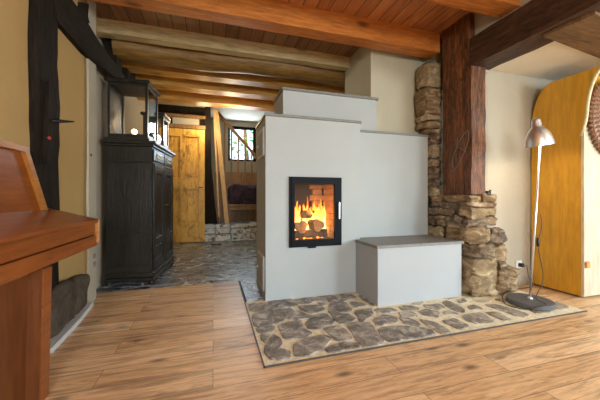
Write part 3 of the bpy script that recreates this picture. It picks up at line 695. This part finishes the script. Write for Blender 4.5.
# (z0, z1, stones as x0,x1,y0,y1) -- courses measured on the photo from the top down
st(2.345, 2.52, 2.13, 2.50, .905, .975); st(2.50, 2.70, 2.125, 2.26, .90, .972); st(2.35, 2.5, 2.5, 2.70, .89, .965)
st(2.33, 2.68, 2.12, 2.27, .855, .902, .3, .015); st(2.34, 2.5, 2.42, 2.70, .84, .895)
st(2.34, 2.69, 2.11, 2.27, .755, .855); st(2.34, 2.45, 2.34, 2.56, .76, .83); st(2.33, 2.45, 2.55, 2.72, .75, .84)
st(2.33, 2.52, 2.11, 2.45, .655, .76); st(2.50, 2.70, 2.13, 2.26, .67, .755); st(2.32, 2.46, 2.42, 2.73, .64, .75)
st(2.33, 2.57, 2.10, 2.48, .50, .655); st(2.57, 2.75, 2.09, 2.26, .49, .64, .3, .035); st(2.32, 2.46, 2.47, 2.73, .50, .63)
st(2.35, 2.62, 2.08, 2.45, .36, .50); st(2.55, 2.77, 2.08, 2.26, .30, .485, .3, .035)
st(2.32, 2.62, 2.06, 2.44, .01, .37, .15, .03); st(2.60, 2.84, 2.03, 2.25, .005, .27, .25, .035); st(2.62, 2.72, 2.05, 2.2, .24, .33, .3, .02)
st(2.34, 2.50, 2.44, 2.72, .25, .5); st(2.34, 2.50, 2.44, 2.72, .0, .25)
obj('quarry_stones', b, M['pierstone'], t, 28)
t = thing('stone_quoin', 'narrow column of stacked stones between the stove wall and dark post', 'quoin', (2.36, 2.72, .97))
b = B(); grid_box(b, 2.34, 2.46, 2.66, 2.80, .95, 2.50, .05, .012, 5, 33); obj('mortar_core', b, M['mortar'], t, 50)
b = B(); lay = b.loops.layers.float_color.new('stone')
z = .96
for h, wide in ((.11, 0), (.09, 0), (.13, 0), (.10, 0), (.15, 0), (.12, 0), (.06, .03), (.09, .07), (.07, .08), (.30, .09), (.28, .08)):
    st(2.33 - wide, 2.46, 2.60, 2.80, z, z + h - .008, .12, .022); z += h
obj('quarry_stones', b, M['pierstone'], t, 28)
t = thing('oak_post', 'thick dark brown oak post standing on the stone pier', 'post', (2.48, 2.36, .975))
b = B(); grid_box(b, 2.395, 2.575, 2.20, 2.53, .97, 2.76, .04, .014, 2.6, 41); obj('post_shaft', b, M['post'], t, 45)
b = B(); grid_box(b, 2.385, 2.56, 2.155, 2.23, .975, 2.225, .035, .012, 3, 44); obj('front_plank', b, M['post'], t, 45)
# iron hook ornament on the left face of the post
XP = 2.384
def onpost(px): 
    out = []
    for x, y in px: yy, zz = onX(x, y, XP); out.append((XP, yy, zz))
    return out
b = B()
tube(b, curve_pts(onpost([(468, 130), (462, 137), (457, 147), (453, 158), (452, 172)]), 6), .003, 6)
tube(b, curve_pts(onpost([(469, 131), (468, 142), (464, 153), (459, 163), (453, 172)]), 6), .003, 6)
tube(b, curve_pts(onpost([(458, 137), (457, 146), (462, 149), (466, 152)]), 6), .0025, 6)
single('wire_ornament', b, M['slab'], 'bent grey wire ornament hanging on the dark oak post', 'ornament', None, True)
b = B(); x0, z0 = onY(489, 190, 2.15)
bx(b, x0 - .03, x0 + .02, 2.14, 2.18, .975, 1.01, .004); bx(b, x0 + .005, x0 + .02, 2.14, 2.155, 1.01, 1.02); single('small_black_box', b, M['iron'], 'tiny black object lying on ledge of the stone pier', 'box')

# ================================================================ LAMP
lx, ly = onZ(530, 305); 
tx, tz = onY(540.5, 143, ly); 
t = thing('floor_lamp', 'tall brushed steel floor lamp with dome shade and round dark foot', 'floor lamp', (lx, ly, .012))
b = B(); lathe(b, [(.005, .013), (.165, .013), (.172, .018), (.172, .045), (.166, .052), (.02, .054), (.005, .054)], Matrix.Translation((lx, ly, 0)), 48); obj('foot', b, M['basestone'], t, 40)
b = B(); lathe(b, [(.022, .05), (.02, .066), (.012, .072)], Matrix.Translation((lx, ly, 0)), 16, True)
tube(b, [(lx, ly, .05), (tx, ly, 1.44)], .0085, 12); obj('pole', b, M['steel'], t, True)
sx, sz = onY(539.5, 146, ly)
m = Matrix.Translation((sx - .005, ly, 1.405)) @ Matrix.Rotation(math.radians(-10), 4, 'Y')
b = B()
prof = [(r0 * .86, z0) for r0, z0 in [(.128, .0), (.125, .02), (.117, .06), (.10, .105), (.076, .142), (.052, .165), (.044, .172), (.044, .20), (.040, .206), (.040, .225), (.030, .243), (.012, .252), (.001, .253)]]
lathe(b, prof + [(q[0] * .86, q[1]) for q in [(.001, .248), (.02, .24), (.036, .222), (.041, .17), (.074, .138), (.097, .102), (.113, .058), (.121, .02), (.124, .0), (.128, .0)]], m, 40)
sh = obj('lamp_shade', b, M['steel'], t, 50)
b = B(); lathe(b, [(.105, .001), (.102, .02), (.0955, .058), (.0815, .10), (.062, .134), (.034, .166)], m, 40); obj('shade_lining', b, M['white_in'], sh, True)
b = B(); bmesh.ops.create_uvsphere(b, u_segments=16, v_segments=10, radius=.032, matrix=m @ Matrix.Translation((0, 0, .075))); obj('bulb', b, M['bulb'], t, True)
b = B(); lathe(b, [(.004, 0), (.012, .004), (.012, .018), (.004, .022)], Matrix.Translation((tx, ly - .01, 1.43)) @ Matrix.Rotation(PI / 2, 4, 'X'), 12, True); obj('joint', b, M['steel'], t, True)
def pole_at(z): s = (z - .05) / 1.39; return lx + (tx - lx) * s
def W_(px, py, Y): x, z = onY(px, py, Y); return (x, Y, z)
b = B(); yy = ly - .02
cab = [W_(540.5, 214, ly - .012), W_(542, 225, yy), W_(539, 238, yy), W_(538, 246, yy), W_(540, 258, yy - .01), W_(543, 272, yy - .02), W_(542, 284, yy - .03), W_(536, 298, yy - .06)]
cab += [(lx - .02, ly - .13, .062), (lx - .06, ly - .16, .06), (lx - .13, ly - .15, .055), (lx - .19, ly - .08, .016), (lx - .21, ly + .06, .012)]
ex, ez = onY(519, 264.5, 2.24)
cab += [(lx - .02, ly + .23, .012), (lx + .25, ly + .33, .010), (ex + .09, 2.17, .01), (ex + .07, 2.19, .10), (ex + .04, 2.19, .22), (ex, 2.20, ez - .02), (ex, 2.215, ez)]
tube(b, curve_pts(cab, 7), .0032, 6); obj('cable', b, M['rubber'], t, True)
b = B(); q = Vector(W_(538, 242, yy)); tube(b, [q + Vector((0, 0, .04)), q + Vector((0, 0, .03)), q - Vector((0, 0, .03)), q - Vector((0, 0, .04))], [.006, .013, .013, .006], 8); obj('switch', b, M['rubber'], t, True)
b = B(); bx(b, ex - .02, ex + .02, 2.195, 2.238, ez - .02, ez + .02, .008, 2); obj('plug', b, M['rubber'], t)
t = thing('wall_socket', 'white wall socket low on the wall between pier and wooden cabinet', 'socket', (ex, 2.245, ez))
b = B(); bx(b, ex - .04, ex + .04, 2.236, 2.252, ez - .04, ez + .04, .004, 2); obj('cover_plate', b, M['plastic'], t)
# socket dots on the left wall strip
yA, zA = onX(92, 155, XL + .02)
b = B(); lathe(b, [(.012, 0), (.012, .006), (.002, .008)], Matrix.Translation((XL + .010, yA, zA)) @ Matrix.Rotation(PI / 2, 4, 'Y'), 12, True); single('wall_button', b, M['iron'], 'small dark round button on the white strip of left wall', 'button')
for (px, py, lab) in ((95, 256, 'upper grey socket low on white wall strip beside sideboard'), (95, 264, 'lower grey socket low on white wall strip beside sideboard')):
    yA, zA = onX(px, py, XL + .02); b = B(); bx(b, XL + .010, XL + .022, yA - .02, yA + .02, zA - .02, zA + .02, .003); single('wall_socket', b, M['slab'], lab, 'socket', 'sockets on the left wall strip')

# ================================================================ WOODEN CABINET on the right
PX = 3.30
t = thing('arched_cabinet', 'honey-coloured wooden cabinet with rounded upper corner at the right edge', 'cabinet', (3.8, 2.0, 0))
out = [(1.80, .02), (2.235, .02), (2.235, 1.68)]
for k in range(1, 13):
    a = k / 12 * PI / 2; out.append((2.235 - .20 * (1 - math.cos(a)), 1.68 + .44 * math.sin(a)))
out += [(onX(600, 68, PX)[0] - .12, 2.12)]
edge = [(onX(606, 64, PX)[0], 2.115)] + [onX(x, y, PX) for x, y in ((600, 68), (594, 78), (590, 89), (587, 103), (585.5, 118))] + [(1.80, 1.52)]
out += edge
b = B(); prism(b, out, 'X', PX, PX + .022); obj('side_panel', b, M['panel'], t)
b = B(); prism(b, out, 'X', PX + .95, PX + .972); obj('side_panel', b, M['panel'], t)
xf0, xf1 = PX + .003, PX + .975
b = B(); bx(b, xf0, xf1, 1.775, 1.80, .02, 1.60, .002); obj('front_board', b, M['pale'], t)
b = B(); bx(b, PX + .022, xf1, 1.80, 1.82, 1.60, 2.10); obj('upper_board', b, M['panel'], t)
E2 = [Vector((PX + .01, y, z)) for y, z in edge]
b = B(); tube(b, curve_pts(E2, 4), .014, 8); obj('curved_rim', b, M['cream'], t, True)
b = B(); bx(b, PX + .022, PX + .95, 1.80, 2.235, .02, .04); bx(b, PX + .022, PX + .95, 2.215, 2.235, .04, 1.68); bx(b, PX + .022, PX + .95, 1.80, 2.03, 2.10, 2.12); obj('back_and_top', b, M['panel'], t)
b = B(); bx(b, PX + .03, PX + .93, 1.83, 2.2, 0, .02); obj('plinth', b, M['kerb'], t)
x0, z0 = onY(587, 265, 1.76); b = B(); bx(b, x0 - .005, x0 + .045, 1.755, 1.777, z0 - .03, z0 + .03, .006); obj('latch_block', b, M['orange'], t)
# round carved wheel on the front
wc = Vector((3.72, 1.74, 1.70)); R = .41
t = thing('carved_wheel', 'round brown carved wooden disc with toothed rim hanging on the cabinet', 'wall ornament', (wc.x, 1.76, wc.z - R))
b = B(); mt = Matrix.Translation((wc.x, 1.76, wc.z)) @ Matrix.Rotation(PI / 2, 4, 'X')
lathe(b, [(.001, .0), (R - .05, .0), (R - .05, .02), (R - .10, .035), (.12, .03), (.001, .03)], mt, 64); obj('disc', b, M['carve'], t, 30)
b = B()
for ring, (rr_, nn, sz, dz) in enumerate(((R - .035, 56, .035, .006), (R - .085, 50, .030, .018), (R - .13, 44, .028, .026), (R - .18, 36, .028, .030))):
    for k in range(nn):
        a = 2 * PI * (k + .5 * (ring % 2)) / nn
        c = Vector((wc.x + rr_ * math.cos(a), 1.75 - dz, wc.z + rr_ * math.sin(a)))
        r_ = Vector((math.cos(a), 0, math.sin(a))); s_ = Vector((-math.sin(a), 0, math.cos(a))); w2 = PI * rr_ / nn
        p = [c + r_ * sz, c + s_ * w2, c - r_ * sz * .7, c - s_ * w2]; V = [b.verts.new(q) for q in p]; tp_ = b.verts.new(c + Vector((0, -.022, 0))); bt = [b.verts.new(q + Vector((0, .018, 0))) for q in p]
        for i in range(4): b.faces.new((V[i], V[(i + 1) % 4], tp_)); b.faces.new((V[i], V[(i + 1) % 4], bt[(i + 1) % 4], bt[i]))
obj('carved_teeth', b, M['carve'], t)

# ================================================================ PASSAGE END
YD = 6.40
dx0, dx1, dz1 = -1.04, -.165, 2.36
d1 = B()
st_ = .10
def rail(b, a0, a1, c0, c1, dep=.03): bx(b, a0, a1, YD - .02 - dep, YD + .02, c0, c1, .004)
rail(d1, dx0, dx0 + .12, .01, dz1); rail(d1, dx1 - .12, dx1, .01, dz1); mx = (dx0 + dx1) / 2
for z0, z1 in ((.01, .40), (1.12, 1.34), (2.20, dz1)): rail(d1, dx0 + .12, dx1 - .12, z0, z1)
rail(d1, mx - .05, mx + .05, .40, 1.12); rail(d1, mx - .05, mx + .05, 1.34, 2.20)
dobj = struct('door_1', d1, M['door'])
for (a0, a1) in ((dx0 + .12, mx - .05), (mx + .05, dx1 - .12)):
    for (z0, z1) in ((.40, 1.12), (1.34, 2.20)):
        b = B(); bx(b, a0 - .005, a1 + .005, YD - .002, YD + .012, z0 - .005, z1 + .005); bx(b, a0 + .03, a1 - .03, YD - .014, YD + .002, z0 + .03, z1 - .03, .01); struct('door_panel', b, M['door'], dobj)
b = B(); bx(b, dx1 - .075, dx1 - .02, YD - .034, YD - .02, 1.06, 1.20, .004); tube(b, [(dx1 - .05, YD - .03, 1.15), (dx1 - .05, YD - .07, 1.15), (dx1 - .13, YD - .07, 1.145)], .008, 8); struct('door_handle', b, M['iron'], dobj)
# partition, painted black to stand in for the dark transom opening above the door
b = B(); bx(b, XL - .11, dx1, YD + .06, YD + .10, 0, 2.86); struct('wall_partition', b, M['timber'])
b = B(); bx(b, XL, dx1 + .02, YD - .06, YD + .05, 2.37, 2.45, .006); bx(b, XL, dx1 + .02, YD - .06, YD + .05, 2.60, 2.66, .006); struct('trim_2', b, M['stairwood'])
b = B(); bx(b, -.80, -.28, YD + .03, YD + .055, 2.455, 2.60); struct('trim_3', b, M['wall_w'])
for i, (px, lab) in enumerate(((164, 'small white ornament over the door behind the lantern, left one'),)):
    x, z = onY(px + 3, 108, YD - .1); b = B()
    bmesh.ops.create_icosphere(b, subdivisions=2, radius=.05, matrix=Matrix.Translation((x, YD - .0, 2.50)) @ Matrix.Diagonal((.9, .6, 1, 1)))
    for v in b.verts: v.co += noise.noise_vector(v.co * 12) * .02
    single('white_ornament', b, M['plastic'], 'small white object on the rail above the pine door', 'ornament', None, True)
# black timber post; its widened foot stands in for a dark gap
b = B(); prism(b, [(-.165, 2.86), (-.05, 2.86), (-.03, 1.6), (.03, .9), (.09, .38), (-.165, .38)], 'Y', 6.36, 6.44)
single('frame_post', b, M['timber'], 'black timber upright right of the pine door, foot widened over a dark gap', 'post')
# landing step, whitewashed stones
t = thing('stone_step', 'whitewashed rough stone step leading to the stair landing', 'step', (.8, 6.9, 0))
b = B(); bx(b, -.165, 2.38, 6.50, 7.29, 0, .36); obj('landing_slab', b, M['slate'], t)
b = B(); lay = b.loops.layers.float_color.new('stone')
x = -.16
rp = random.Random(4)
while x < 2.3:
    w_ = rp.uniform(.16, .34)
    for (z0, z1) in ((0, .15), (.15, .27), (.27, .375)):
        zz = rp.uniform(-.01, .01); grid_box(b, x + rp.uniform(-.02, .02), x + w_, 6.36 + rp.uniform(0, .03) + (.08 if z0 > .14 else 0), 6.56, z0 + .004, z1 - .004 + zz, .045, .014, 6, rp.uniform(0, 20), .3, tint=rp.choice([(.6, .58, .52), (.12, .1, .08), (.7, .68, .62)]), lay=lay)
    x += w_
obj('step_stones', b, M['whitewash'], t, 50)
# slanting battens
def slat(pa, pb, Y, w, mat, lab, name='slanting_batten'):
    (xa, za), (xb, zb) = onY(*pa, Y), onY(*pb, Y)
    b = B(); prism(b, [(xa - w / 2, za), (xa + w / 2, za), (xb + w / 2, zb), (xb - w / 2, zb)], 'Y', Y - .02, Y + .02)
    return single(name, b, mat, lab, 'batten')
slat((216, 110), (227, 224), 6.42, .09, M['lath'], 'long pale pine batten leaning at the stair opening')
slat((213.5, 100), (219, 217), 6.45, .035, M['lath'], 'thin pale lath beside the long leaning batten')
# stair railing
t = thing('stair_railing', 'brown wooden stair railing sloping down in front of the small window', 'railing', (.6, 6.7, .38))
(xa, za), (xb, zb) = onY(212, 106, 6.7), onY(264, 166, 6.7)
xb2 = xb + .35; zb2 = zb - (za - zb) / (xb - xa) * .35
b = B(); prism(b, [(xa, za - .05), (xa, za + .05), (xb2, zb2 + .05), (xb2, zb2 - .05)], 'Y', 6.67, 6.73); obj('handrail', b, M['stairwood'], t)
n = 10
for k in range(n):
    x = xa + .12 + k * (xb2 - xa - .15) / (n - 1); zt = za + (zb2 - za) * (x - xa) / (xb2 - xa)
    b = B(); bx(b, x - .018, x + .018, 6.682, 6.718, 1.5, zt - .03); obj('baluster', b, M['stairwood'], t)
b = B()
for k in range(11): x = xa + .05 + k * .115; bx(b, x, x + .108, 6.69, 6.712, .38, 1.52 + .0 * k, .003)
obj('boarding', b, M['stairwood'], t)
# bench with blanket
t = thing('wooden_bench', 'low brown wooden bench on the stair landing under the railing', 'bench', (.72, 6.55, .375))
b = B(); bx(b, .30, 1.15, 6.40, 6.64, .74, .79, .005); bx(b, .32, 1.13, 6.41, 6.44, .66, .74, .003); obj('seat', b, M['stairwood'], t)
for x in (.32, 1.08):
    b = B(); bx(b, x, x + .05, 6.42, 6.47, .375, .74, .003); obj('leg', b, M['stairwood'], t)
    b = B(); bx(b, x, x + .05, 6.57, 6.62, .375, .74, .003); obj('leg', b, M['stairwood'], t)
b = B(); grid_box(b, .33, 1.12, 6.41, 6.64, .785, 1.22, .03, .05, 7, 9, .9); single('folded_blanket', b, M['cloth'], 'dark purple rumpled blanket piled on the wooden bench', 'blanket', None, True)
b = B()
x, z = onZ(216, 245); tube(b, curve_pts([(x - .09, z, .02), (x - .06, z, .008), (x, z, .005), (x + .06, z, .008), (x + .09, z, .02)], 3), .014, 8); single('floor_bracket', b, M['iron'], 'small black iron piece lying on the slate before the step', 'bracket', None, True)

# tree outside the small window
b = B(); rt = random.Random(8)
for k in range(1500):
    p = Vector((rt.uniform(-1.2, 3.4), rt.uniform(9.3, 10.5), rt.uniform(1.2, 4.6)))
    if (noise.noise(p * 1.1) > .28): continue
    s_ = rt.uniform(.05, .11); r_ = Matrix.Rotation(rt.uniform(0, 6), 3, 'Z') @ Matrix.Rotation(rt.uniform(-1, 1), 3, 'X')
    V = [b.verts.new(p + r_ @ Vector(q) * s_) for q in ((-1, 0, 0), (0, -.2, -.5), (1, 0, 0), (0, .2, .5))]; b.faces.new(V)
t = thing('garden_tree', 'sunlit green tree seen through the small stair window', 'tree', (1.1, 9.9, 0))
obj('foliage', b, M['leaf'], t, fix=False)
b = B(); tube(b, [(1.1, 9.9, 0), (1.15, 9.9, 1.5), (1.0, 9.9, 4)], [.14, .11, .04], 10); obj('trunk', b, M['log'], t, True)

# ================================================================ LIGHT
def area(name, loc, rot, sx, sy, power, col):
    l = bpy.data.lights.new(name, 'AREA'); l.shape = 'RECTANGLE'; l.size = sx; l.size_y = sy; l.energy = power; l.color = col
    o = bpy.data.objects.new(name, l); COL.objects.link(o); o.location = loc; o.rotation_euler = rot; return o
def point(name, loc, power, col, r=.05):
    l = bpy.data.lights.new(name, 'POINT'); l.energy = power; l.color = col; l.shadow_soft_size = r
    o = bpy.data.objects.new(name, l); COL.objects.link(o); o.location = loc; return o
DAY = (.74, .90, 1.0)
area('daylight_rear_left', (.15, -3.30, 1.5), (PI / 2 - .42, 0, 0), 1.4, 1.2, 100, DAY)
area('daylight_rear_right', (4.4, -3.30, 1.5), (PI / 2 - .42, 0, .25), 1.2, 1.2, 125, DAY)
area('daylight_side', (5.30, -.85, 1.25), (PI / 2 - .42, 0, PI / 2), 2.0, 1.6, 95, DAY)
point('room_lamp', (.6, -1.2, 2.2), 26, (1, .70, .38), .18)
point('fire_glow', (.94, 2.72, .80), 2.5, (1, .42, .10), .06)
point('log_end_fill', (.90, 2.61, .66), .5, (1, .45, .12), .03)  # added fill before the logs, brightens their cut ends
point('passage_lamp', (-.15, 6.0, 2.36), 15, (1, .78, .46), .12)
point('lantern_glow', (-.52, 4.15, 1.85), 3, (1, .72, .35), .06)
pb = m @ Vector((0, 0, .045)); point('floor_lamp_light', tuple(pb), 7, (1, .80, .52), .03)
point('passage_lamp_front', (.3, 5.0, 2.3), 9, (1, .78, .46), .12)
area('daylight_stair', (.7, 7.27, 2.3), (-PI / 2, 0, 0),   .6, .8, 30, DAY)

w = bpy.data.worlds.new('sky'); S.world = w; w.use_nodes = True; nt = w.node_tree; nt.nodes.clear()
sky = nt.nodes.new('ShaderNodeTexSky'); sky.sky_type = 'NISHITA'; sky.sun_elevation = math.radians(42); sky.sun_rotation = math.radians(200); sky.sun_disc = False
bg = nt.nodes.new('ShaderNodeBackground'); bg.inputs[1].default_value = .55; ow = nt.nodes.new('ShaderNodeOutputWorld')
nt.links.new(sky.outputs[0], bg.inputs[0]); nt.links.new(bg.outputs[0], ow.inputs[0])

# ================================================================ CAMERA
cd = bpy.data.cameras.new('camera'); cd.sensor_width = 36; cd.lens = F_PX / 600 * 36; cd.shift_y = -3 / 600; cd.clip_start = .05
co = bpy.data.objects.new('camera', cd); COL.objects.link(co); co.location = (0, 0, EYE); co.rotation_euler = (PI / 2, 0, -A)
S.camera = co
S.view_settings.view_transform = 'Standard'; S.view_settings.look = 'None'; S.view_settings.gamma = 1; S.view_settings.exposure = .45
